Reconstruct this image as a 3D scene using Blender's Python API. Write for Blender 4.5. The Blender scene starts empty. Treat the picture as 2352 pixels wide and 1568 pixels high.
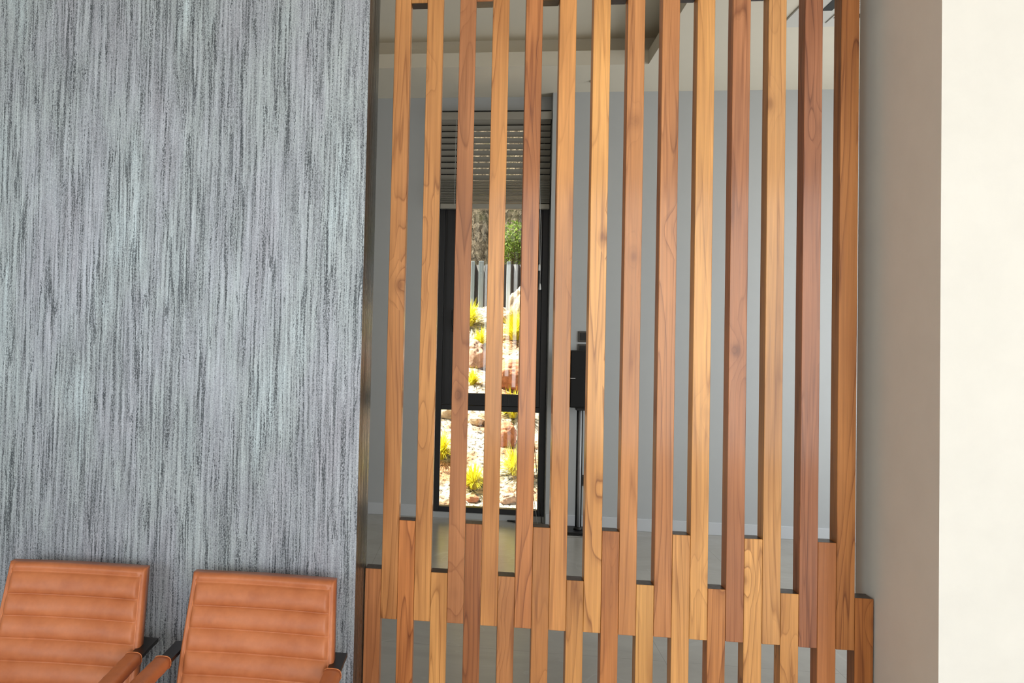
import bpy, bmesh, math, random
from mathutils import Vector, Matrix, noise
S = bpy.context.scene
C = S.collection
rnd = random.Random(7)
PI = math.pi

# ------------------------------------------------------------------ camera
def make_camera():
    cd = bpy.data.cameras.new('camera'); co = bpy.data.objects.new('camera', cd); C.objects.link(co)
    y, p, r = CAM_YAW, CAM_PITCH, CAM_ROLL
    cy, sy, cp, sp, cr, sr = math.cos(y), math.sin(y), math.cos(p), math.sin(p), math.cos(r), math.sin(r)
    fw = Vector((sy*cp, cy*cp, sp)); rt = Vector((cy, -sy, 0)); up = rt.cross(fw)
    R = rt*cr + up*sr; U = up*cr - rt*sr
    m = Matrix((R, U, -fw)).transposed().to_4x4(); m.translation = Vector((0.3274, -2.5168, 1.55))
    co.matrix_world = m
    cd.sensor_width = 36; cd.lens = 1900/2352*36; cd.shift_x = (1176-862)/2352; cd.shift_y = -(784-708.9)/2352
    cd.clip_start = 0.05; cd.clip_end = 200
    S.camera = co
CAM_YAW, CAM_PITCH, CAM_ROLL = -0.1250, 0.0284, 0.0249
make_camera()

# ------------------------------------------------------------------ world, sun, window light
S.view_settings.view_transform = 'Standard'; S.view_settings.look = 'None'
S.view_settings.gamma = 1; S.view_settings.use_curve_mapping = False
S.view_settings.exposure = 0.0
W = bpy.data.worlds.new('world'); S.world = W; W.use_nodes = True
nt = W.node_tree; nt.nodes.clear()
sky = nt.nodes.new('ShaderNodeTexSky'); sky.sky_type = 'NISHITA'; sky.sun_disc = False
sky.sun_elevation = math.radians(52); sky.sun_rotation = math.radians(-90); sky.air_density = 1.2
bg = nt.nodes.new('ShaderNodeBackground'); bg.inputs['Strength'].default_value = 0.16
wo = nt.nodes.new('ShaderNodeOutputWorld')
nt.links.new(sky.outputs[0], bg.inputs[0]); nt.links.new(bg.outputs[0], wo.inputs[0])

def add_light(name, kind, loc, direction, energy, color, **kw):
    ld = bpy.data.lights.new(name, kind); lo = bpy.data.objects.new(name, ld); C.objects.link(lo)
    lo.location = loc; lo.rotation_euler = Vector(direction).to_track_quat('-Z', 'Y').to_euler()
    ld.energy = energy; ld.color = color
    for k, v in kw.items(): setattr(ld, k, v)
    return lo
add_light('sun', 'SUN', (-8, 6, 20), (0.55, -0.04, -0.83), 21.0, (1.0, 0.93, 0.80), angle=0.01)
# daylight standing in the glazed openings of the two rooms
add_light('front_window_daylight', 'AREA', (2.35, -6.35, 1.75), (-0.1, 1, 0.0), 232, (1.0, 0.99, 0.97), shape='RECTANGLE', size=4.0, size_y=2.7)
add_light('front_side_daylight', 'AREA', (-2.8, -6.35, 2.0), (0.1, 1, 0.0), 88, (0.86, 0.95, 1.0), shape='RECTANGLE', size=1.8, size_y=2.4)
add_light('rear_window_daylight', 'AREA', (4.3, 2.5, 1.75), (-1, 0.1, 0.0), 88, (0.97, 0.99, 1.0), shape='RECTANGLE', size=2.4, size_y=2.6)

# ------------------------------------------------------------------ node helper
class NT:
    def __init__(s, name):
        s.m = bpy.data.materials.new(name); s.m.use_nodes = True; s.t = s.m.node_tree
        s.b = s.t.nodes['Principled BSDF']; s.out = s.t.nodes['Material Output']
    def n(s, t, **kw):
        o = s.t.nodes.new('ShaderNode'+t)
        for k, v in kw.items(): setattr(o, k, v)
        return o
    def l(s, a, b): s.t.links.new(a, b)
    def setv(s, sock, v):
        if isinstance(v, bpy.types.NodeSocket): s.l(v, sock)
        else: sock.default_value = v
    def math(s, op, a, b=0.0, c=0.0, clamp=False):
        o = s.n('Math', operation=op, use_clamp=clamp)
        s.setv(o.inputs[0], a); s.setv(o.inputs[1], b); s.setv(o.inputs[2], c); return o.outputs[0]
    def vec(s, a, scale=(1, 1, 1), loc=(0, 0, 0), rot=(0, 0, 0)):
        o = s.n('Mapping'); s.l(a, o.inputs[0]); o.inputs['Scale'].default_value = scale
        s.setv(o.inputs['Location'], loc); o.inputs['Rotation'].default_value = rot; return o.outputs[0]
    def noise(s, v, scale=1.0, detail=2.0, rough=0.5, dist=0.0, col=False):
        o = s.n('TexNoise'); s.l(v, o.inputs['Vector']); o.inputs['Scale'].default_value = scale
        o.inputs['Detail'].default_value = detail; o.inputs['Roughness'].default_value = rough; o.inputs['Distortion'].default_value = dist
        return o.outputs['Color' if col else 'Fac']
    def ramp(s, f, stops, mode='LINEAR'):
        o = s.n('ValToRGB'); s.l(f, o.inputs[0]); r = o.color_ramp; r.interpolation = mode
        while len(r.elements) < len(stops): r.elements.new(0.5)
        for e, (p, c) in zip(r.elements, stops):
            e.position = p; e.color = (c, c, c, 1) if isinstance(c, (int, float)) else (*c, 1)
        return o.outputs[0]
    def mix(s, f, a, b, mode='MIX'):
        o = s.n('Mix', data_type='RGBA', blend_type=mode)
        s.setv(o.inputs[0], f)
        for i, v in ((6, a), (7, b)):
            if isinstance(v, bpy.types.NodeSocket): s.l(v, o.inputs[i])
            else: o.inputs[i].default_value = (*v, 1) if len(v) == 3 else v
        return o.outputs[2]
    def coord(s, k='Object'): return s.n('TexCoord').outputs[k]
    def bump(s, h, strength=0.3, dist=0.01):
        o = s.n('Bump'); s.l(h, o.inputs['Height']); o.inputs['Strength'].default_value = strength
        o.inputs['Distance'].default_value = dist; s.l(o.outputs[0], s.b.inputs['Normal'])
    def p(s, **kw):
        for k, v in kw.items():
            k = {'base': 'Base Color', 'rough': 'Roughness', 'metal': 'Metallic', 'spec': 'Specular IOR Level', 'coat': 'Coat Weight', 'coatr': 'Coat Roughness'}.get(k, k)
            if isinstance(v, tuple) and len(v) == 3: v = (*v, 1)
            s.setv(s.b.inputs[k], v)
        return s.m

def srgb(r, g, b):
    f = lambda c: c/12.92 if c <= 0.04045 else ((c+0.055)/1.055)**2.4
    return tuple(f(v/255) for v in (r, g, b))

def simple(name, col, rough=0.5, metal=0.0, spec=0.5, var=0.06, scale=8.0, bump=0.0):
    k = NT(name); co = k.coord()
    f = k.noise(co, scale, 4, 0.6)
    a = tuple(c*(1-var) for c in col); b = tuple(min(1, c*(1+var)) for c in col)
    k.p(base=k.mix(f, a, b), rough=rough, metal=metal, spec=spec)
    if bump: k.bump(k.noise(co, scale*20, 3, 0.6), bump, 0.002)
    return k.m

# ------------------------------------------------------------------ materials
def mat_wood():
    k = NT('teak_wood'); co = k.coord(); oi = k.n('ObjectInfo')
    off = k.n('CombineXYZ')
    k.l(k.math('MULTIPLY', oi.outputs['Random'], 37.0), off.inputs[0])
    k.l(k.math('MULTIPLY', oi.outputs['Random'], 91.0), off.inputs[1])
    k.l(k.math('MULTIPLY', oi.outputs['Random'], 53.0), off.inputs[2])
    va = k.n('VectorMath', operation='ADD'); k.l(co, va.inputs[0]); k.l(off.outputs[0], va.inputs[1]); v = va.outputs[0]
    base = oi.outputs['Color']
    # knots: sparse points
    vo = k.n('TexVoronoi'); k.l(k.vec(v, (9, 9, 5.5)), vo.inputs['Vector']); vo.inputs['Scale'].default_value = 1.0
    vs_ = k.n('SeparateColor'); k.l(vo.outputs['Color'], vs_.inputs[0])
    kd = k.math('ADD', vo.outputs['Distance'], k.math('MULTIPLY', k.math('LESS_THAN', vs_.outputs[0], 0.78), 2.0))
    knot = k.ramp(kd, [(0.0, 1.0), (0.07, 0.8), (0.13, 0.25), (0.24, 0.0)])
    warp = k.ramp(kd, [(0.0, 1.0), (0.2, 0.45), (0.5, 0.0)])
    # figure: contour lines of a slow field
    fld = k.noise(k.vec(v, (11, 11, 0.85)), 1.0, 1.6, 0.45, 0.25)
    fld2 = k.math('ADD', fld, k.math('MULTIPLY', warp, 0.22))
    ph = k.math('FRACT', k.math('MULTIPLY', fld2, 11.0))
    line = k.ramp(ph, [(0.0, 0.0), (0.60, 0.10), (0.86, 0.45), (0.93, 1.0), (0.975, 0.2)])
    amt = k.ramp(k.noise(k.vec(v, (5, 5, 0.6), (3, 1, 7)), 1.0, 1.0), [(0.38, 0.18), (0.62, 1.0)])
    line = k.math('MULTIPLY', line, amt)
    fib = k.noise(k.vec(v, (420, 420, 7)), 1.0, 4, 0.6)
    fib2 = k.noise(k.vec(v, (110, 110, 2.2)), 1.0, 3, 0.6)
    vd = k.math('ABSOLUTE', k.math('SUBTRACT', k.noise(k.vec(v, (26, 26, 0.9), (8, 3, 1)), 1.0, 2.5, 0.5, 0.3), 0.5))
    vein = k.math('MULTIPLY', k.ramp(vd, [(0.0, 1.0), (0.012, 0.6), (0.035, 0.0)]), k.ramp(k.noise(k.vec(v, (30, 30, 2.2), (1, 9, 4)), 1.0, 2.0), [(0.42, 0.0), (0.6, 1.0)]))
    slow = k.noise(k.vec(v, (7, 7, 1.6), (11, 5, 2)), 1.0, 2, 0.5)
    c1 = k.mix(k.ramp(slow, [(0.3, 0.0), (0.7, 1.0)]), (0.72, 0.66, 0.58), (1.14, 1.20, 1.14))
    c = k.mix(1.0, base, c1, 'MULTIPLY')
    c = k.mix(1.0, c, k.mix(fib2, (0.64, 0.61, 0.56), (1.32, 1.35, 1.36)), 'MULTIPLY')
    c = k.mix(1.0, c, k.mix(fib, (0.82, 0.80, 0.77), (1.16, 1.18, 1.19)), 'MULTIPLY')
    c = k.mix(k.math('MULTIPLY', line, 0.9), c, k.mix(1.0, c, (0.40, 0.29, 0.20), 'MULTIPLY'))
    c = k.mix(k.math('MULTIPLY', vein, 0.7), c, k.mix(1.0, c, (0.45, 0.33, 0.24), 'MULTIPLY'))
    c = k.mix(k.math('MULTIPLY', knot, 0.72), c, k.mix(1.0, c, (0.36, 0.25, 0.20), 'MULTIPLY'))
    # sawn end grain is darker than the faces
    geo = k.n('NewGeometry'); sx = k.n('SeparateXYZ'); k.l(geo.outputs['Normal'], sx.inputs[0])
    endg = k.math('GREATER_THAN', k.math('ABSOLUTE', sx.outputs[2]), 0.9)
    c = k.mix(endg, c, (0.05, 0.03, 0.02))
    k.p(base=c, rough=k.ramp(fib2, [(0.2, 0.34), (0.8, 0.48)]), spec=0.32, coat=0.24, coatr=0.12)
    k.bump(k.math('ADD', k.math('MULTIPLY', fib2, 0.6), fib), 0.12, 0.001)
    return k.m

def mat_wallpaper():
    k = NT('streaked_foil_wallpaper'); co = k.coord()
    wob = k.noise(k.vec(co, (5, 5, 22)), 1.0, 4, 0.65, col=True)
    w = k.n('VectorMath', operation='MULTIPLY_ADD'); k.l(wob, w.inputs[0]); w.inputs[1].default_value = (0.007, 0.0, 0.03); k.l(co, w.inputs[2]); v = w.outputs[0]
    big = k.noise(k.vec(co, (1.5, 1, 1.0), (4, 0, 1.0)), 1.0, 2, 0.5)
    mid = k.noise(k.vec(co, (16, 1, 1.6), (4, 0, 1.0)), 1.0, 3, 0.6)
    sA = k.noise(k.vec(v, (62, 1, 1.7)), 1.0, 2.0, 0.5)
    sB = k.noise(k.vec(v, (150, 1, 5.0), (9, 0, 3)), 1.0, 2.5, 0.6)
    sC = k.noise(k.vec(v, (120, 1, 2.6), (2, 0, 8)), 1.0, 3, 0.6)
    spk = k.noise(k.vec(co, (360, 1, 190)), 1.0, 3, 0.8)
    spk2 = k.noise(k.vec(co, (230, 1, 460), (3, 0, 3)), 1.0, 2, 0.6)
    # thin dark cracks that follow the streaks, ragged by the speckle
    rag = k.math('MULTIPLY', k.math('SUBTRACT', spk, 0.5), 0.17)
    la = k.math('ADD', k.math('ABSOLUTE', k.math('SUBTRACT', sA, 0.5)), rag)
    wid = k.math('MULTIPLY_ADD', k.math('SUBTRACT', mid, 0.42, clamp=True), 0.22, 0.008)
    cr = k.n('MapRange', interpolation_type='SMOOTHSTEP'); k.l(la, cr.inputs[0]); k.l(wid, cr.inputs[2]); cr.inputs[1].default_value = 0.0; cr.inputs[3].default_value = 1.0; cr.inputs[4].default_value = 0.0
    # broader slate patches where the silver film thins out
    f = k.math('ADD', k.math('MULTIPLY', sB, 0.5), k.math('MULTIPLY', sC, 0.5))
    f = k.math('ADD', f, k.math('MULTIPLY', k.math('SUBTRACT', spk, 0.5), 0.75))
    f = k.math('ADD', f, k.math('MULTIPLY', k.math('SUBTRACT', big, 0.5), 0.22))
    film = k.ramp(f, [(0.385, 0.0), (0.425, 0.50), (0.48, 0.74), (0.62, 1.0)])
    tint = k.noise(k.vec(co, (7, 1, 1.9), (1, 0, 5)), 1.0, 3, 0.6)
    lightc = k.ramp(tint, [(0.30, (0.325, 0.330, 0.375)), (0.46, (0.330, 0.352, 0.395)), (0.58, (0.335, 0.372, 0.395)), (0.75, (0.40, 0.465, 0.50))])
    lightc = k.mix(1.0, lightc, k.mix(spk2, (0.38, 0.39, 0.40), (1.72, 1.72, 1.72)), 'MULTIPLY')
    lightc = k.mix(1.0, lightc, k.mix(sB, (0.62, 0.62, 0.64), (1.42, 1.42, 1.41)), 'MULTIPLY')
    darkc = k.mix(k.noise(k.vec(v, (40, 1, 2), (6, 0, 6)), 1.0, 2), (0.035, 0.045, 0.058), (0.17, 0.185, 0.205))
    c = k.mix(film, darkc, lightc)
    c = k.mix(k.math('MULTIPLY', cr.outputs[0], 0.86), c, (0.028, 0.036, 0.044))
    k.p(base=c, rough=k.math('MULTIPLY_ADD', spk, 0.22, 0.32), metal=0.3, spec=0.5)
    k.bump(k.math('ADD', film, k.math('MULTIPLY', spk2, 0.5)), 0.25, 0.0015)
    return k.m

def mat_wallpaper_edge():
    k = NT('dark_foil_wallpaper'); co = k.coord()
    s = k.noise(k.vec(co, (150, 150, 2.5)), 1.0, 4, 0.6); s2 = k.noise(k.vec(co, (300, 300, 60)), 1.0, 3, 0.7)
    f = k.math('ADD', k.math('MULTIPLY', s, 0.7), k.math('MULTIPLY', s2, 0.3))
    k.p(base=k.ramp(f, [(0.35, (0.015, 0.015, 0.014)), (0.6, (0.06, 0.056, 0.05)), (0.8, (0.15, 0.13, 0.10))]), rough=k.ramp(f, [(0.35, 0.5), (0.65, 0.14)]), metal=0.4)
    k.bump(f, 0.6, 0.0015)
    return k.m

def mat_leather():
    k = NT('tan_leather'); co = k.coord()
    a = k.noise(co, 9, 4, 0.6); b = k.noise(co, 45, 4, 0.65); g = k.noise(co, 900, 2, 0.6)
    c = k.mix(k.ramp(a, [(0.3, 0.0), (0.7, 1.0)]), srgb(170, 96, 56), srgb(194, 119, 76))
    c = k.mix(1.0, c, k.mix(b, (0.84, 0.82, 0.80), (1.14, 1.14, 1.14)), 'MULTIPLY')
    k.p(base=c, rough=k.math('MULTIPLY_ADD', b, 0.16, 0.36), spec=0.45)
    k.bump(k.math('ADD', g, b), 0.10, 0.001)
    return k.m

def mat_floor():
    k = NT('porcelain_tile'); co = k.coord()
    sx = k.n('SeparateXYZ'); k.l(co, sx.inputs[0])
    def joint(s, off):
        u = k.math('FRACT', k.math('DIVIDE', k.math('ADD', s, off), 0.8))
        return k.math('LESS_THAN', u, 0.0035)
    j = k.math('MAXIMUM', joint(sx.outputs[0], 8.35), joint(sx.outputs[1], 6.335))
    ve = k.noise(k.vec(co, (1.1, 1.6, 1)), 1.0, 5, 0.65, 1.2)
    c = k.ramp(ve, [(0.3, (0.36, 0.34, 0.30)), (0.6, (0.43, 0.41, 0.365)), (0.8, (0.47, 0.45, 0.41))])
    vein = k.ramp(k.math('ABSOLUTE', k.math('SUBTRACT', k.noise(k.vec(co, (0.9, 0.9, 1), (5, 2, 0)), 1.0, 4, 0.55, 1.0), 0.5)), [(0.0, 1.0), (0.006, 0.0)])
    c = k.mix(k.math('MULTIPLY', vein, 0.16), c, (0.62, 0.6, 0.56))
    c = k.mix(k.math('MULTIPLY', j, 0.5), c, (0.2, 0.19, 0.17))
    k.p(base=c, rough=0.22, spec=0.5)
    return k.m

def mat_ground():
    k = NT('sunlit_gravel'); co = k.coord()
    a = k.noise(co, 2.2, 4, 0.6); b = k.noise(co, 26, 5, 0.7); d = k.noise(co, 9, 4, 0.7)
    c = k.ramp(a, [(0.38, (0.55, 0.49, 0.40)), (0.50, (0.62, 0.55, 0.45)), (0.58, (0.55, 0.30, 0.17))])
    c = k.mix(1.0, c, k.ramp(b, [(0.38, 0.08), (0.47, 0.7), (0.6, 1.2)]), 'MULTIPLY')
    c = k.mix(k.ramp(d, [(0.54, 0.0), (0.62, 0.7)]), c, (0.20, 0.15, 0.09))
    k.p(base=c, rough=0.95, spec=0.1); k.bump(b, 0.8, 0.03)
    return k.m

def mat_bank():
    k = NT('dry_scrub_bank'); co = k.coord()
    a = k.noise(k.vec(co, (1, 1, 1)), 2.0, 4, 0.6); b = k.noise(k.vec(co, (20, 20, 5)), 1.0, 5, 0.75, 0.6)
    c = k.ramp(b, [(0.36, (0.035, 0.028, 0.02)), (0.48, (0.14, 0.11, 0.075)), (0.60, (0.34, 0.27, 0.19)), (0.72, (0.52, 0.44, 0.34))])
    c = k.mix(k.ramp(a, [(0.5, 0.0), (0.66, 0.5)]), c, (0.10, 0.11, 0.04))
    k.p(base=c, rough=0.95, spec=0.1); k.bump(b, 1.0, 0.06)
    return k.m

def mat_rock():
    k = NT('sandstone_rock'); co = k.coord(); oi = k.n('ObjectInfo')
    b = k.noise(co, 9, 6, 0.7, 0.4)
    c = k.mix(1.0, oi.outputs['Color'], k.ramp(b, [(0.3, 0.45), (0.5, 0.95), (0.7, 1.25)]), 'MULTIPLY')
    k.p(base=c, rough=0.9, spec=0.15); k.bump(b, 0.7, 0.03)
    return k.m

def mat_grass(name, c1, c2):
    k = NT(name); co = k.coord()
    sx = k.n('SeparateXYZ'); k.l(co, sx.inputs[0])
    c = k.mix(k.noise(co, 14, 3, 0.6), c1, c2)
    k.p(base=c, rough=0.6, spec=0.2)
    tr = k.n('BsdfTranslucent'); k.l(c, tr.inputs[0]); mx = k.n('MixShader'); mx.inputs[0].default_value = 0.4
    k.l(k.b.outputs[0], mx.inputs[1]); k.l(tr.outputs[0], mx.inputs[2]); k.l(mx.outputs[0], k.out.inputs[0])
    return k.m

def mat_glass():
    k = NT('clear_window_glass'); k.t.nodes.remove(k.b)
    tr = k.n('BsdfTransparent'); tr.inputs[0].default_value = (0.93, 0.95, 0.94, 1)
    gl = k.n('BsdfGlossy'); gl.inputs['Roughness'].default_value = 0.02
    fr = k.n('Fresnel'); fr.inputs[0].default_value = 1.45
    mx = k.n('MixShader'); k.l(fr.outputs[0], mx.inputs[0]); k.l(tr.outputs[0], mx.inputs[1]); k.l(gl.outputs[0], mx.inputs[2]); k.l(mx.outputs[0], k.out.inputs[0])
    return k.m

M = dict(
    wood=mat_wood(), paper=mat_wallpaper(), paper_edge=mat_wallpaper_edge(), leather=mat_leather(), floor=mat_floor(),
    ground=mat_ground(), bank=mat_bank(), rock=mat_rock(), glass=mat_glass(),
    grass=mat_grass('yellow_green_grass', (0.62, 0.66, 0.03), (0.92, 0.74, 0.05)), leaf=mat_grass('green_leaf', (0.14, 0.24, 0.04), (0.34, 0.44, 0.10)),
    white=simple('off_white_wall_paint', (0.74, 0.725, 0.69), 0.6, bump=0.05), grey=simple('grey_wall_paint', (0.49, 0.505, 0.505), 0.6, var=0.03, bump=0.04),
    ceil=simple('ceiling_paint', (0.80, 0.735, 0.60), 0.75, var=0.02), base=simple('baseboard_paint', (0.62, 0.64, 0.66), 0.4, var=0.02),
    black=simple('black_aluminium', (0.016, 0.017, 0.019), 0.4, 0.2), blackp=simple('black_plastic', (0.008, 0.008, 0.008), 0.45),
    grille=simple('speaker_grille_cloth', (0.006, 0.006, 0.006), 0.8, scale=40, bump=0.3),
    metal=simple('dark_bronze_steel', (0.035, 0.03, 0.028), 0.35, 0.7), steel=simple('brushed_steel', (0.55, 0.55, 0.56), 0.3, 1.0),
    blind=simple('greige_blind_slat', (0.34, 0.32, 0.27), 0.45, var=0.05), cord=simple('white_cord', (0.7, 0.7, 0.68), 0.6),
    bronze=simple('bronze_switch_plate', (0.055, 0.05, 0.042), 0.3, 0.4), post=simple('galvanised_post', (0.40, 0.47, 0.50), 0.4, 0.2),
    acw=simple('white_ac_plastic', (0.68, 0.66, 0.6), 0.4), silver=simple('silver_mark', (0.6, 0.6, 0.6), 0.3, 0.8),
    thread=simple('tan_piping_leather', srgb(200, 122, 74), 0.45), mesh_fence=simple('dark_rubber_sheet', (0.15, 0.145, 0.14), 0.7, var=0.5, scale=12),
    polegrey=simple('light_grey_tube', (0.42, 0.43, 0.44), 0.4, 0.1),
    stem=simple('brown_stem', (0.12, 0.08, 0.04), 0.8),
)

# ------------------------------------------------------------------ mesh helpers
def obj(name, bm, mat, parent=None, smooth=False, loc=None):
    me = bpy.data.meshes.new(name); bm.normal_update(); bm.to_mesh(me); bm.free()
    for m in (mat if isinstance(mat, (list, tuple)) else [mat]): me.materials.append(m)
    if smooth:
        for p in me.polygons: p.use_smooth = True
    o = bpy.data.objects.new(name, me); C.objects.link(o)
    if parent: o.parent = parent
    if loc is not None: o.location = loc
    return o
def box(bm, x0, x1, y0, y1, z0, z1, bev=0.0, seg=1, mi=0):
    r = bmesh.ops.create_cube(bm, size=1.0)
    vs = r['verts']
    for v in vs:
        v.co = Vector((x0+(v.co.x+.5)*(x1-x0), y0+(v.co.y+.5)*(y1-y0), z0+(v.co.z+.5)*(z1-z0)))
    if mi:
        for f in {f for v in vs for f in v.link_faces}: f.material_index = mi
    if bev:
        es = list({e for v in vs for e in v.link_edges})
        bmesh.ops.bevel(bm, geom=es, offset=bev, segments=seg, affect='EDGES', profile=0.5)
def tube(bm, pts, rad, n=8, cap=True):
    pts = [Vector(p) for p in pts]; rings = []
    for i, p in enumerate(pts):
        d = (pts[min(i+1, len(pts)-1)] - pts[max(i-1, 0)]).normalized()
        a = d.cross(Vector((0, 0, 1)) if abs(d.z) < .9 else Vector((1, 0, 0))).normalized(); b = d.cross(a)
        r = rad[i] if isinstance(rad, (list, tuple)) else rad
        rings.append([bm.verts.new(p + a*r*math.cos(2*PI*k/n) + b*r*math.sin(2*PI*k/n)) for k in range(n)])
    for a, b in zip(rings, rings[1:]):
        for k in range(n): bm.faces.new((a[k], a[(k+1) % n], b[(k+1) % n], b[k]))
    if cap: bm.faces.new(rings[0][::-1]); bm.faces.new(rings[-1])
def bar(bm, pts, w, t, side):
    """flat bar of width w (along `side`) and thickness t swept along pts"""
    pts = [Vector(p) for p in pts]; side = Vector(side).normalized(); rings = []
    for i, p in enumerate(pts):
        d = (pts[min(i+1, len(pts)-1)] - pts[max(i-1, 0)]).normalized(); nn = d.cross(side).normalized()
        rings.append([bm.verts.new(p + side*sx*w/2 + nn*sn*t/2) for sx, sn in ((-1, -1), (1, -1), (1, 1), (-1, 1))])
    for a, b in zip(rings, rings[1:]):
        for k in range(4): bm.faces.new((a[k], a[(k+1) % 4], b[(k+1) % 4], b[k]))
    bm.faces.new(rings[0][::-1]); bm.faces.new(rings[-1]); bmesh.ops.recalc_face_normals(bm, faces=bm.faces)
def spline(pts, n=10):
    P = [Vector(p) for p in pts]; P = [P[0]*2-P[1]] + P + [P[-1]*2-P[-2]]; out = []
    for i in range(1, len(P)-2):
        for k in range(n):
            t = k/n; a, b, c, d = P[i-1:i+3]
            out.append(0.5*((2*b)+(-a+c)*t+(2*a-5*b+4*c-d)*t*t+(-a+3*b-3*c+d)*t**3))
    out.append(P[-2]); return out
def B(*boxes, **kw):
    bm = bmesh.new()
    for b in boxes: box(bm, *b, **kw)
    return bm
def tag(o, label=None, cat=None, group=None, kind=None):
    if label: o['label'] = label
    if cat: o['category'] = cat
    if group: o['group'] = group
    if kind: o['kind'] = kind
    return o
def thing(name, label, cat, loc=(0, 0, 0), rz=0, group=None):
    o = bpy.data.objects.new(name, None); C.objects.link(o); o.location = loc; o.rotation_euler = (0, 0, rz); o.empty_display_size = .1
    return tag(o, label, cat, group)
def struct(name, bm, m, label, parent=None):
    o = obj(name, bm, m, parent)
    if parent is None: tag(o, label, kind='structure')
    return o

# ------------------------------------------------------------------ the setting
H = 3.578           # soffit height
YL, YR = 4.55, 4.43
struct('floor', B((-4.6, 4.6, -6.6, 4.70, -0.12, 0)), M['floor'], 'pale greige polished porcelain tile floor of both rooms')
wl = struct('wall_left', B((-4.6, -0.002, -0.19, 0.042, 0, H+.3)), [M['paper'], M['paper_edge']], 'wall papered in vertically streaked silver and slate foil behind the tan chairs')
for p in wl.data.polygons:
    if p.normal.x > .5: p.material_index = 1
struct('wall_right', B((1.4535, 4.6, -0.325, 0.124, 0, H+.3)), M['white'], 'off white painted wall block at the right of the slat screen')
struct('wall_front_left', B((-4.8, -4.6, -6.6, 0.042, 0, H+.3)), M['white'], 'white side wall of the waiting room')
struct('wall_front_right', B((4.6, 4.8, -6.6, 0.124, 0, H+.3)), M['white'], 'white side wall at the far right')
struct('wall_front', B((-4.8, -3.75, -6.6, -6.4, 0, H+.3), (-1.85, .3, -6.6, -6.4, 0, H+.3), (4.4, 4.8, -6.6, -6.4, 0, H+.3), (-3.75, -1.85, -6.6, -6.4, 0, .75), (-3.75, -1.85, -6.6, -6.4, 3.25, H+.3), (.3, 4.4, -6.6, -6.4, 0, .35), (.3, 4.4, -6.6, -6.4, 3.15, H+.3)), M['white'], 'white wall with the wide window behind the viewer')
struct('wall_back_right', B((0.900, 4.6, YR, 4.70, 0, H+.3)), M['grey'], 'grey painted far wall right of the tall window')
struct('wall_back', B((-3.6, -0.026, YL, 4.70, 0, H+.3), (-0.026, 0.90, YL, 4.70, 3.465, H+.3), (-0.026, 0.90, YL, 4.70, 0, 0.045)), M['grey'], 'grey painted far wall around and left of the tall window')
struct('wall_back_left', B((-3.8, -3.6, 0.042, 4.70, 0, H+.3)), M['grey'], 'grey side wall of the rear room')
struct('wall_rear_side', B((4.4, 4.6, 0.124, 1.2, 0, H+.3), (4.4, 4.6, 3.8, YR, 0, H+.3), (4.4, 4.6, 1.2, 3.8, 0, .35), (4.4, 4.6, 1.2, 3.8, 3.15, H+.3)), M['grey'], 'grey wall with the side window of the rear room')
struct('baseboard_back', B((-3.6, -0.03, YL-.014, YL, 0, 0.098), (0.90, 4.4, YR-.014, YR, 0, 0.10), bev=0.002), M['base'], 'pale grey baseboard along the far wall')
# ceilings: lower soffit with a tray opening and a cove pocket round it
TX0, TX1, TY0, TY1 = -3.0, 1.53, 0.85, 3.735
struct('ceiling', B((-3.8, TX0, 0.04, 4.7, H, H+.108), (TX1, 4.6, 0.04, 4.7, H, H+.108), (TX0, TX1, 0.04, TY0, H, H+.108), (TX0, TX1, TY1, 4.7, H, H+.108)), M['ceil'], 'warm white dropped ceiling border round the tray recess')
pk = 0.15
struct('ceiling_2', B((-3.8, 4.6, 0.04, 4.7, H+.25, H+.35), (-3.8, TX0-pk, 0.04, 4.7, H+.108, H+.25), (TX1+pk, 4.6, 0.04, 4.7, H+.108, H+.25), (TX0-pk, TX1+pk, 0.04, TY0-pk, H+.108, H+.25), (TX0-pk, TX1+pk, TY1+pk, 4.7, H+.108, H+.25)), M['ceil'], 'raised tray ceiling of the rear room')
struct('ceiling_3', B((-4.8, 4.8, -6.6, 0.04, H, H+.3)), M['ceil'], 'flat ceiling of the waiting room')

# ------------------------------------------------------------------ slat screen
SW, SD = 0.05, 0.050
def lin(c, g=0.97): r_, g_, b_ = srgb(*c); return (r_*g, g_*g*0.98, b_*g*0.90, 1)
UP = [(205,142,92),(208,146,92),(176,116,80),(205,142,88),(192,124,78),(206,142,88),(222,160,100),(202,138,90),(196,132,88),(226,166,106),(184,122,88),(204,148,98),(168,108,80),(186,122,72)]
LO = [(184,120,80),(190,118,70),(204,144,90),(158,98,62),(194,132,86),(192,130,80),(208,148,92),(180,114,68),(204,148,92),(218,158,102),(198,132,82),(224,164,106),(208,148,92),(180,114,70),(172,106,58)]
LABU = {2: 'dull reddish brown slat, third from the papered wall', 6: 'pale golden slat in front of the loudspeaker', 9: 'palest straw coloured slat', 10: 'reddish brown slat', 12: 'darkest purplish brown slat', 13: 'slat closest to the white wall'}
screen = thing('slat_screen', 'floor to ceiling teak batten screen between the papered wall and the white wall', 'room divider', (0.725, 0, 0))
def slat(name, cell, z0, z1, col, label=None, jit=0.0):
    j = rnd.uniform(-.0003, .0003)
    bm = B((-SW/2+.0004, SW/2-.0004, j, SD+j, z0, z1), bev=0.0011)
    o = obj(name, bm, M['wood'], screen, loc=(cell*SW+SW/2-0.725+0.0, 0, 0))
    o.color = lin(col)
    if label: o['label'] = label
    return o
for i in range(14):
    slat('slat', 2*i+1, 0.685+rnd.uniform(-.001, .001), 2.865, UP[i], LABU.get(i))
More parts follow.
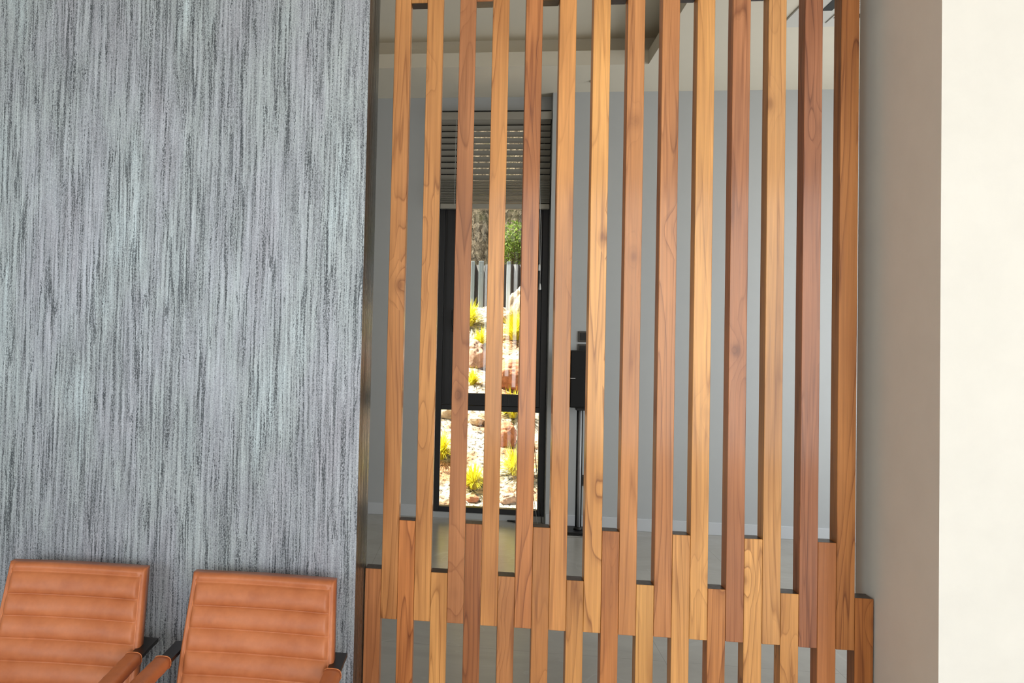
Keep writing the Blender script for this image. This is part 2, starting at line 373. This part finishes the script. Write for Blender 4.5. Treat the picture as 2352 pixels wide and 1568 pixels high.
for i in range(15):
    k = 2*i; hi = (i % 2 == 1)
    slat('slat', k, 0.0, (0.983 if hi else 0.833)+rnd.uniform(-.0008, .0008), LO[i], 'darkest of the lower slats in front of the window' if i == 3 else None)
    c2 = LO[(i*5+3) % 15]
    slat('slat', k, 2.567 if hi else 2.717, H, c2)

# ------------------------------------------------------------------ chairs
def build_chair(label, loc, rz):
    t = thing('armchair', label, 'chair', loc, rz, 'tan leather armchairs along the papered wall')
    hw, top, bot = 0.206, 0.878, 0.43
    lean = math.radians(17)
    L = (top-bot)/math.cos(lean)
    # local frame of the back: s along height from the bottom, n towards the sitter (-Y)
    def P(u, s, n):
        curve = 0.010*(u/hw)**2            # slight wrap
        z = bot + s*math.cos(lean); y = -0.155 + s*math.sin(lean)
        u *= 1.0 - 0.045*max(0.0, (s-.25))/.2 + 0.012
        return Vector((u, y - n*math.cos(lean) - curve, z - n*math.sin(lean)*0.0 + n*math.sin(lean)*0))
    seams = [L-0.024-0.0575*i for i in range(8)]
    ed = 0.014
    def front(u, s):
        a = 0.019
        du = hw-abs(u)
        inside = min(1.0, max(0.0, (du-ed)/0.012))
        prev = None
        ss = sorted(seams+[-.03]); pil = 0.0
        for a0, b0 in zip(ss, ss[1:]):
            if a0 <= s <= b0: pil = 0.0130*(math.sin(PI*(s-a0)/(b0-a0)))**0.40
        if s > max(seams): pil = 0.006*math.sin(PI*min(1, (s-max(seams))/(L-max(seams)))*.5+.0)
        r = 0.012; edge = 0.0
        d = min(du, L-s)
        if d < r: edge = -(r-math.sqrt(max(0, r*r-(r-d)**2)))
        v = a + pil*inside**.5 + edge
        if abs(du-ed) < 0.003: v -= 0.0022
        return v + 0.0012*noise.noise(Vector((u*22+loc[0]*9, s*30, 1)))*inside
    bm = bmesh.new(); NU, NS = 72, 230; g = []
    us = [math.sin((i/NU-.5)*PI)*hw for i in range(NU+1)]
    us = [hw*(0.35*math.sin((i/NU-.5)*PI)+0.65*(2*i/NU-1)) for i in range(NU+1)]
    for j in range(NS+1):
        s = L*j/NS
        fr = [bm.verts.new(P(u, s, front(u, s))) for u in us]
        bk = [bm.verts.new(P(u, s, -0.019)) for u in (hw, hw-.004, 0, -hw+.004, -hw)]
        g.append(fr+bk)
    n = len(g[0])
    for a, b in zip(g, g[1:]):
        for k in range(n): bm.faces.new((a[k], a[(k+1) % n], b[(k+1) % n], b[k]))
    bm.faces.new(g[0][::-1]); bm.faces.new(g[-1]); bmesh.ops.recalc_face_normals(bm, faces=bm.faces)
    back = obj('backrest', bm, M['leather'], t, True)
    bm = bmesh.new()
    for s in seams[:]:
        pts = [P(u, s+0.0006, front(u, s)-0.0002) for u in [(-1+2*i/24)*(hw-ed) for i in range(25)]]
        tube(bm, pts, 0.0012, 6)
    for sg in (-1, 1):
        tube(bm, [P(sg*(hw-ed+.0005), s, front(sg*(hw-ed), s)+.0010) for s in [L*0.01+(L*.955)*i/60 for i in range(61)]], 0.0013, 6)
    obj('piping', bm, M['thread'], back, True)
    # seat cushion with the same channels
    bm = bmesh.new(); NU2, NY = 30, 120; Ls = 0.47; g = []
    for j in range(NY+1):
        y = -Ls*j/NY
        row = []
        for i in range(NU2+1):
            u = hw*1.12*(2*i/NU2-1); du = hw*1.12-abs(u); d = min(du, min(j, NY-j)/NY*Ls)
            e = -(0.02-math.sqrt(max(0, .0004-(0.02-min(.02, d))**2)))
            row.append(bm.verts.new((u, -0.145+y, 0.455+.008*abs(math.sin(PI*(-y)/.0585))**.45+e)))
        row += [bm.verts.new((hw*1.12, -0.145+y, .385)), bm.verts.new((-hw*1.12, -0.145+y, .385))]
        g.append(row)
    n = len(g[0])
    for a, b in zip(g, g[1:]):
        for k in range(n): bm.faces.new((a[k], a[(k+1) % n], b[(k+1) % n], b[k]))
    bm.faces.new(g[0][::-1]); bm.faces.new(g[-1]); bmesh.ops.recalc_face_normals(bm, faces=bm.faces)
    obj('seat', bm, M['leather'], t, True)
    for sg in (-1, 1):
        sp = 0.014
        x0, x1 = (hw+0.010, hw+0.014) if sg > 0 else (-hw-0.024, -hw-0.024-.006)
        az = 0.677
        pts = spline([(x0, -0.030, az), (x0, -0.10, az), (x0*.6+x1*.4, -0.30, az), (x1, -0.53, az-.004), (x1, -0.575, az-.04), (x1, -0.585, .35), (x1, -0.59, .06), (x1, -0.55, .014), (x1, -0.30, .012), (x0, -0.02, .012)], 8)
        bm = bmesh.new(); bar(bm, pts, 0.034, 0.010, (1, 0, 0))
        # arm bar returns into the back of the backrest
        bar(bm, [(x0+sg*.017, -0.034, az-.001), (x0-sg*.06, -0.034, az-.001), (x0-sg*.075, -0.075, az)], 0.010, 0.030, (0, 0, 1))
        bar(bm, [(x1, -0.585, .40), (x0-sg*.02, -0.40, .378), (x0-sg*.02, -0.17, .378)], 0.03, 0.008, (1, 0, 0))
        obj('side_frame', bm, M['metal'], t)
        # leather sleeve wrapped on the arm bar
        bm = bmesh.new(); rings = []
        for k in range(15):
            f = k/14; y = -0.165-f*0.255; xx = x0+(x1-x0)*((-y-.12)/.42); w, hgt = 0.0225, 0.0165
            ring = []
            for q in range(20):
                a = 2*PI*q/20; ca, sa = math.cos(a), math.sin(a)
                ring.append(bm.verts.new((xx+w*math.copysign(abs(ca)**.62, ca), y, az+.002+hgt*math.copysign(abs(sa)**.75, sa)+.0008*math.sin(k*2.3+q))))
            rings.append(ring)
        for a, b in zip(rings, rings[1:]):
            for q in range(20): bm.faces.new((a[q], a[(q+1) % 20], b[(q+1) % 20], b[q]))
        bm.faces.new(rings[0][::-1]); bm.faces.new(rings[-1]); bmesh.ops.recalc_face_normals(bm, faces=bm.faces)
        ap = obj('arm_pad', bm, M['leather'], t, True)
        for ring in (0, 14):
            bm = bmesh.new()
            y = -0.165-ring/14*0.255; xx = x0+(x1-x0)*((-y-.12)/.42)
            pts = [(xx+.0230*math.copysign(abs(math.cos(a))**.62, math.cos(a)), y, az+.002+.017*math.copysign(abs(math.sin(a))**.75, math.sin(a))) for a in [2*PI*q/20 for q in range(21)]]
            tube(bm, pts, .0012, 6)
            obj('piping', bm, M['thread'], ap, True)
    bm = B((-hw-.01, hw+.01, -0.60, -0.56, .30, .31)); bm.free()
    bm = bmesh.new(); bar(bm, [(-hw-.055, -.30, .012), (hw+.055, -.30, .012)], .035, .010, (0, 1, 0)); obj('crossbar', bm, M['metal'], t)
    return t
build_chair('tan channel stitched leather armchair at the left edge, turned slightly, farther from the screen', (-0.776, -0.258, 0), math.radians(2.2))
build_chair('tan channel stitched leather armchair standing squarely next to the slat screen', (-0.240, -0.258, 0), math.radians(0.3))

# ------------------------------------------------------------------ window, blind
wx0, wx1 = -0.024, 0.898
win = tag(bpy.data.objects.new('window_1', None), 'tall black framed window in the far wall', kind='structure'); C.objects.link(win); win.location = (0, 4.60, 0.046)
def wb(name, bxs, m, par=win, bev=.002): return obj(name, B(*[(a, b, c, d, e-.046, f-.046) for a, b, c, d, e, f in bxs], bev=bev), m, par)
fr = wb('window_frame', [(wx0, .022, -.03, .045, .046, 3.46), (.846, wx1, -.03, .045, .046, 3.46), (.022, .846, -.03, .045, .046, .090), (.022, .846, -.03, .045, 3.41, 3.46), (.022, .846, -.03, .045, .907, .950)], M['black'])
sash = wb('window_sash', [(.023, .15, -.02, .035, .952, 3.409), (.73, .845, -.02, .035, .952, 3.409), (.15, .73, -.02, .035, .952, 1.052), (.15, .73, -.02, .035, 3.33, 3.409)], M['black'])
wb('sash_bead', [(.045, .085, -.034, -.02, .97, 3.38)], M['black'], bev=0)
wb('sash_vent', [(.16, .72, -.026, -.02, .965, 1.042)] + [(.165+i*.0155, .172+i*.0155, -.031, -.026, .968, 1.040) for i in range(36)], M['black'], bev=0)
wb('pane', [(.022, .846, .004, .010, .090, .907)], M['glass'], bev=0)
wb('pane', [(.15, .73, .004, .010, 1.052, 3.33)], M['glass'], bev=0)
wb('handle', [(.10, .125, -.065, -.035, 1.62, 1.76), (.104, .121, -.05, -.02, 1.57, 1.62)], M['blackp'], bev=.004)

bl = thing('window_blind', 'half raised greige slatted blind at the top of the tall window', 'blind', (.43, 4.51, 2.61))
BO = Vector((.43, 4.51, 2.61))
def bb(name, bm, m, par=bl):
    for v in bm.verts: v.co -= BO
    return obj(name, bm, m, par)
bx0, bx1 = -.020, .890
bb('headrail', B((bx0, bx1, 4.475, 4.535, 3.375, 3.425), bev=.003), M['blind'])
bb('valance', B((bx0-.004, bx1+.005, 4.452, 4.462, 3.362, 3.427), bev=.002), M['blind'])
def bslat(z, tilt, w=.050):
    bm = bmesh.new(); n = 6; rows = []
    ca, sa = math.cos(tilt), math.sin(tilt)
    for th in (0, -.0026):
        for i in range(n+1):
            q = (i/n-.5)*w; h = .003*(1-(2*i/n-1)**2)+th
            y = 4.500+q*ca-h*sa; zz = z+q*sa+h*ca
            rows.append([bm.verts.new((bx0, y, zz)), bm.verts.new((bx1, y, zz))])
    def qd(a, b): bm.faces.new((a[0], a[1], b[1], b[0]))
    for i in range(n): qd(rows[i], rows[i+1]); qd(rows[n+2+i], rows[n+1+i])
    qd(rows[0], rows[n+1]); qd(rows[n], rows[2*n+1])
    bm.faces.new([rows[i][0] for i in range(n+1)]+[rows[n+1+i][0] for i in range(n, -1, -1)])
    bm.faces.new([rows[i][1] for i in range(n+1)]+[rows[n+1+i][1] for i in range(n, -1, -1)])
    bmesh.ops.recalc_face_normals(bm, faces=bm.faces)
    return bb('slat', bm, M['blind'])
for i in range(10): bslat(3.352-i*.0525, math.radians(-42))
for i in range(27): bslat(2.850-i*.0071, math.radians(rnd.uniform(-3, 3)))
bb('bottom_rail', B((bx0, bx1, 4.474, 4.528, 2.612, 2.655), bev=.004), M['blind'])
bm = bmesh.new()
for x in (bx0+.12, .43, bx1-.12):
    for y in (4.470, 4.531): tube(bm, [(x, y, 3.39), (x, y, 2.64)], .0009, 5)
bb('ladder_cord', bm, M['cord'])
cd = bmesh.new()
tube(cd, spline([(.790, 4.449, 3.37), (.796, 4.452, 2.8), (.812, 4.46, 2.4), (.815, 4.46, 2.15)], 6), .0016, 6)
tube(cd, spline([(.799, 4.449, 3.37), (.806, 4.452, 2.8), (.824, 4.46, 2.4), (.823, 4.46, 1.98)], 6), .0016, 6)
cords = bb('pull_cord', cd, M['cord'])
for x, z in ((.815, 2.095), (.823, 1.935)):
    bm = bmesh.new(); tube(bm, [(x, 4.46, z+.055), (x, 4.46, z+.043), (x, 4.46, z+.01), (x, 4.46, z)], [.004, .008, .011, .0095], 12)
    for v in bm.verts: v.co -= BO
    obj('tassel', bm, M['cord'], cords, True)

def cable(name, pts, r, m, label, cat, group=None):
    bm = bmesh.new(); P0 = Vector(pts[0]); tube(bm, [p-P0 for p in spline(pts, 10)], r, 8)
    o = obj(name, bm, m, None, True, P0); return tag(o, label, cat, group)
cable('power_cable', [(.95, 4.39, .005), (.86, 4.42, .005), (.74, 4.44, .005), (.64, 4.50, .005), (.60, 4.53, .005), (.64, 4.538, .005), (.74, 4.53, .005), (.80, 4.50, .005)], .0045, M['blackp'], 'black cable looped on the floor below the tall window', 'cable')
cable('signal_cable', [(.800, 4.560, 1.02), (.805, 4.555, .7), (.835, 4.545, .4), (.872, 4.53, .08), (.880, 4.515, .008), (.885, 4.48, .004)], .0030, M['bronze'], 'thin dark cord hanging down the right side of the tall window frame', 'cord')
cable('signal_cable', [(.783, 4.550, 1.02), (.788, 4.545, .6), (.80, 4.53, .3), (.835, 4.515, .05), (.842, 4.49, .004), (.848, 4.46, .004)], .0022, M['cord'], 'thin pale cord hanging beside the dark cord at the window frame', 'cord')

# ------------------------------------------------------------------ switches and outlet on the far wall
def plate(name, label, x, z, w, h, rockers, grp=None):
    t = thing(name, label, {'light_switch': 'light switch'}.get(name, 'power outlet'), (x, YR, z), 0, grp)
    obj('faceplate', B((-w/2, w/2, -.009, 0, -h/2, h/2), bev=.002), M['bronze'], t)
    for i in range(rockers):
        a = -w/2*.8+i*(w*.8/rockers); b = a+w*.8/rockers-.003
        obj('rocker' if name.startswith('light') else 'socket', B((a, b, -.013, -.009, -h*.34, h*.34), bev=.0012), M['blackp'], t)
plate('light_switch', 'bronze wall switch plate above the loudspeaker, upper of the two', 1.202, 1.557, .128, .088, 3)
plate('light_switch', 'bronze wall switch plate half hidden behind the loudspeaker, lower of the two', 1.200, 1.452, .128, .088, 2)
plate('power_outlet', 'bronze wall socket low on the far wall beside the speaker pole', 1.235, .386, .125, .088, 2)

# ------------------------------------------------------------------ loudspeaker on its stand
sx, sy = 1.145, 4.285
t = thing('speaker', 'slim black loudspeaker on the floor stand in the rear room', 'speaker', (sx, sy, .990))
obj('cabinet', B((-.092, .092, -.075, .10, 0, .455), bev=.014, seg=3), M['blackp'], t)
obj('grille', B((-.087, .087, -.083, -.073, .008, .447), bev=.006, seg=2), M['grille'], t)
o = obj('badge', B((-.088, -.050, -.0855, -.0825, .232, .2365)), M['silver'], t); o['label'] = 'short silver mark'
t = thing('speaker_stand', 'steel and black floor stand carrying the slim loudspeaker', 'speaker stand', (sx, sy, 0))
bm = bmesh.new(); tube(bm, [(.004, -.008, .018), (.004, -.008, .968)], .0125, 20); obj('pole', bm, M['polegrey'], t, True)
for rx, rr in ((-.016, .0075), (.022, .0045)):
    bm = bmesh.new(); tube(bm, [(rx, 0, .018), (rx, 0, .968)], rr, 12); obj('pole_rail', bm, M['blackp'], t, True)
obj('base', B((-.17, .17, -.105, .125, .004, .018), bev=.003), M['blackp'], t)
obj('bracket', B((-.035, .035, -.05, .05, .968, .9895), bev=.003), M['blackp'], t)
bm = bmesh.new(); tube(bm, [(0, 0, .018), (0, 0, .03), (0, 0, .042)], [.036, .034, .025], 20); obj('collar', bm, M['blackp'], t, True)
cable('speaker_cable', [(.96, 4.150, .005), (1.06, 4.148, .005), (1.14, 4.145, .005), (1.20, 4.142, .005), (1.28, 4.145, .005), (1.36, 4.16, .005)], .0045, M['blackp'], 'black cable lying on the floor in front of the speaker stand base', 'cable')
cable('speaker_cable', [(.98, 4.10, .004), (1.07, 4.095, .004), (1.15, 4.10, .004), (1.21, 4.085, .004)], .0035, M['steel'], 'pale short cable on the floor nearest the screen before the stand', 'cable')

# ------------------------------------------------------------------ ceiling fittings
t = thing('ceiling_air_conditioner', 'white cassette air conditioner panel flush in the rear ceiling', 'air conditioner', (2.675, 2.543, H))
hx = .475
obj('panel', B((-hx, hx, -hx, hx, -.010, 0), bev=.004), M['acw'], t)
for k, (a, b, c, d) in enumerate(((-.325, -.265, -.22, .20), (.265, .325, -.22, .20), (-.22, .22, -.325, -.265), (-.22, .22, .265, .325))):
    obj('air_slot', B((a, b, c, d, -.0125, -.0098)), M['blackp'], t)
obj('flap', B((-.224, -.212, -.40, .40, -.016, -.010), bev=.001), M['acw'], t)
obj('intake_grille', B(*[(-.19, .19, -.19+i*.032, -.175+i*.032, -.016, -.010) for i in range(12)]), M['acw'], t)
t = thing('sprinkler_head', 'small ceiling sprinkler in the soffit over the far wall', 'sprinkler', (1.182, 4.128, H))
bm = bmesh.new(); tube(bm, [(0, 0, 0), (0, 0, -.006), (0, 0, -.007)], [.030, .028, .012], 18); obj('rose', bm, M['ceil'], t, True)
bm = bmesh.new(); tube(bm, [(0, 0, -.006), (0, 0, -.022), (0, 0, -.024)], [.007, .006, .015], 12); obj('nozzle', bm, M['steel'], t, True)

# ------------------------------------------------------------------ outdoors beyond the window
def gz(x, y):
    """height of the planted slope"""
    t = max(0.0, y-4.80)
    base = 0.0 + min(t, 4.35)*0.44 + max(0, t-4.35)*0.1
    return base + (0.09*noise.noise(Vector((x*1.2, y*1.2, 3))) + 0.045*noise.noise(Vector((x*4, y*4, 7))))*min(1, t*1.5)
bm = bmesh.new(); NX, NY = 130, 130; g = []
for j in range(NY+1):
    y = 4.705+6.6*j/NY; row = []
    for i in range(NX+1):
        x = -4.0+9.0*i/NX; row.append(bm.verts.new((x, y, gz(x, y)+.014*noise.noise(Vector((x*17, y*17, 1))))))
    g.append(row)
for a, b in zip(g, g[1:]):
    for i in range(NX): bm.faces.new((a[i], a[i+1], b[i+1], b[i]))
tag(obj('planted_slope', bm, M['ground'], None, True), 'sunlit gravel garden slope outside the window', kind='structure')
bm = bmesh.new(); g = []
for j in range(71):
    f = j/70; row = []
    for i in range(151):
        x = -6+13*i/150; y = 9.75+f*2.6+.35*noise.noise(Vector((x*.8, f*3, 2))); z = 1.75+f*5.6+.25*noise.noise(Vector((x*2.5, f*9, 5)))
        row.append(bm.verts.new((x, y, z)))
    g.append(row)
for a, b in zip(g, g[1:]):
    for i in range(150): bm.faces.new((a[i], a[i+1], b[i+1], b[i]))
tag(obj('hillside', bm, M['bank'], None, True), 'steep brown scrub bank rising behind the garden slope', kind='structure')
# dark ribbed sheeting that holds the bank behind the posts
bm = bmesh.new(); pv = None
for i in range(241):
    x = -1.6+4.2*i/240; y = 9.45+.035*math.sin(i*1.25)+.05*noise.noise(Vector((x, 0, 4)))
    zt = 2.55+.10*noise.noise(Vector((x*1.7, 2, 2)))
    cur = [bm.verts.new((x, y, 1.7)), bm.verts.new((x, y, zt)), bm.verts.new((x, y+.012, zt)), bm.verts.new((x, y+.012, 1.7))]
    if pv:
        for k in range(4): bm.faces.new((pv[k], pv[(k+1) % 4], cur[(k+1) % 4], cur[k]))
    pv = cur
tag(obj('retaining_sheet', bm, M['mesh_fence']), 'dark grey ribbed sheet holding the bank behind the pale posts', 'retaining sheet')
def rock(x, y, r, sq, col, label, seed):
    bm = bmesh.new(); bmesh.ops.create_icosphere(bm, subdivisions=5, radius=1)
    for v in bm.verts:
        p = v.co.copy(); d = 1+.32*noise.noise(p*1.3+Vector((seed*3.7, 0, 0)))+.13*noise.noise(p*4+Vector((seed, 5, 0)))+.05*noise.noise(p*11+Vector((seed, 5, 0)))
        q = p*d; q = Vector([math.copysign(abs(c)**.8, c) for c in q]); v.co = Vector((q.x*r*sq[0], q.y*r*sq[1], q.z*r*sq[2]))
    o = obj('rock', bm, M['rock'], None, True, (x, y, gz(x, y)+r*sq[2]*.35)); o.color = (*col, 1); o.rotation_euler = (0, 0, .4*math.sin(seed*2.1)); tag(o, label, 'rock', 'rocks on the garden slope')
red, pink, tan = (.62, .27, .15), (.58, .38, .27), (.62, .50, .36)
SPOTS_R = [(.74, 7.10, .19, (1.25, .9, 1.0), red, 'large smooth orange sandstone boulder high on the slope below the posts'),
    (.25, 7.62, .17, (1.0, .9, 1.1), pink, 'pinkish cracked boulder high on the slope, left of the orange one'),
    (.60, 5.84, .12, (1.0, .9, 1.15), red, 'squarish red sandstone block halfway down the lower window view'),
    (.62, 4.98, .07, (1.2, .7, .7), pink, 'low flat pink rock close to the window foot'),
    (.00, 6.35, .11, (1.1, .9, .8), tan, 'pale buff rock at the left of the slope'),
    (.92, 5.85, .06, (1, .9, .8), tan, 'small buff stone near the right window frame'),
    (.30, 4.97, .05, (1.1, .9, .7), red, 'small reddish stone near the window foot'),
    (.32, 6.15, .07, (1.2, .9, .7), tan, 'small grey buff stone in the middle of the slope'),
    (.93, 9.02, .17, (1.1, .8, 1.5), tan, 'tall sunlit buff rock right of the rightmost fence post'),
    (.70, 8.70, .09, (1.3, .9, .9), pink, 'small pinkish rock below the rightmost fence post')]
for i, s_ in enumerate(SPOTS_R): rock(*s_, seed=i+1)
def tuft(x, y, r, n, label, red_=False):
    bm = bmesh.new()
    for k in range(n):
        a = rnd.uniform(0, 2*PI); L = r*rnd.uniform(.7, 1.25); sp = rnd.uniform(.2, 1.25); w = .0050+rnd.random()*.005
        d = Vector((math.cos(a), math.sin(a), 0)); sd = Vector((-d.y, d.x, 0)); b0 = d*rnd.uniform(0, r*.15); prev = None
        for j in range(6):
            f = j/5; p = b0+d*(L*sp*f**1.5*.75)+Vector((0, 0, L*(f*(1.25-.25*sp)-.62*sp*f*f)))
            ww = w*(1-f*.92); cur = (bm.verts.new(p-sd*ww), bm.verts.new(p+sd*ww))
            if prev: bm.faces.new((prev[0], prev[1], cur[1], cur[0]))
            prev = cur
    o = obj('grass_clump', bm, M['grass'], None, True, (x, y, gz(x, y)-.01))
    tag(o, label, 'grass clump', 'ornamental grass clumps on the garden slope')
SPOTS_G = [(.20, 8.52, .32, 420, 'yellow green grass clump high on the slope at the foot of the posts, left'),
    (.35, 8.04, .22, 320, 'yellow green grass clump just above the pinkish cracked boulder'),
    (.78, 8.20, .35, 460, 'yellow green grass clump above the large orange boulder'),
    (.27, 6.95, .17, 200, 'grass clump at the lower edge of the upper pane'),
    (.70, 6.34, .27, 420, 'bright yellow grass clump above the squarish red block'),
    (1.06, 6.75, .18, 240, 'yellow grass clump at the right edge of the lower pane'),
    (-.02, 5.55, .25, 420, 'yellow grass clump at the left edge of the lower pane'),
    (.31, 5.14, .21, 460, 'yellow green grass clump left of centre near the window foot'),
    (.69, 5.32, .25, 460, 'yellow green grass clump right of centre near the window foot')]
for s_ in SPOTS_G: tuft(*s_)
for x, y, ztop, w, lab in ((.227, 9.25, 2.59, .05, 'pale galvanised post, leftmost of the three beyond the window'), (.345, 9.22, 2.59, .068, 'pale galvanised post, middle and thickest of the three beyond the window'), (.722, 9.10, 2.575, .055, 'pale galvanised post, rightmost of the three beyond the window')):
    z0 = gz(x, y)-.05
    o = obj('fence_post', B((-w/2, w/2, -w/2, w/2, 0, ztop-z0), bev=.004), M['post'], None, loc=(x, y, z0)); tag(o, lab, 'post', 'galvanised posts on the garden slope')
# young shrub on the bank
t = thing('shrub', 'green leafy shrub growing on the brown bank', 'shrub', (.85, 9.98, 2.58))
bm = bmesh.new()
for k in range(1100):
    a = rnd.uniform(0, 2*PI); rr = .26*rnd.random()**.5; c = Vector((math.cos(a)*rr, math.sin(a)*rr*.6, .33+.42*(rnd.random()-.5)*math.sqrt(max(0, 1-(rr/.27)**2))*1.8))
    u = Vector((rnd.gauss(0, 1), rnd.gauss(0, 1), rnd.gauss(0, 1))).normalized(); v = u.cross(Vector((rnd.gauss(0, 1), rnd.gauss(0, 1), rnd.gauss(0, 1)))).normalized()
    l, w = .030, .013
    bm.faces.new([bm.verts.new(c+u*l), bm.verts.new(c+v*w), bm.verts.new(c-u*l), bm.verts.new(c-v*w)])
obj('foliage', bm, M['leaf'], t)
for k in range(7):
    bm = bmesh.new(); a = k*.9; tube(bm, [(0, 0, -.3), (math.cos(a)*.05, math.sin(a)*.04, .12), (math.cos(a)*.16, math.sin(a)*.1, .38)], [.012, .008, .003], 6)
    obj('stem', bm, M['stem'], t)
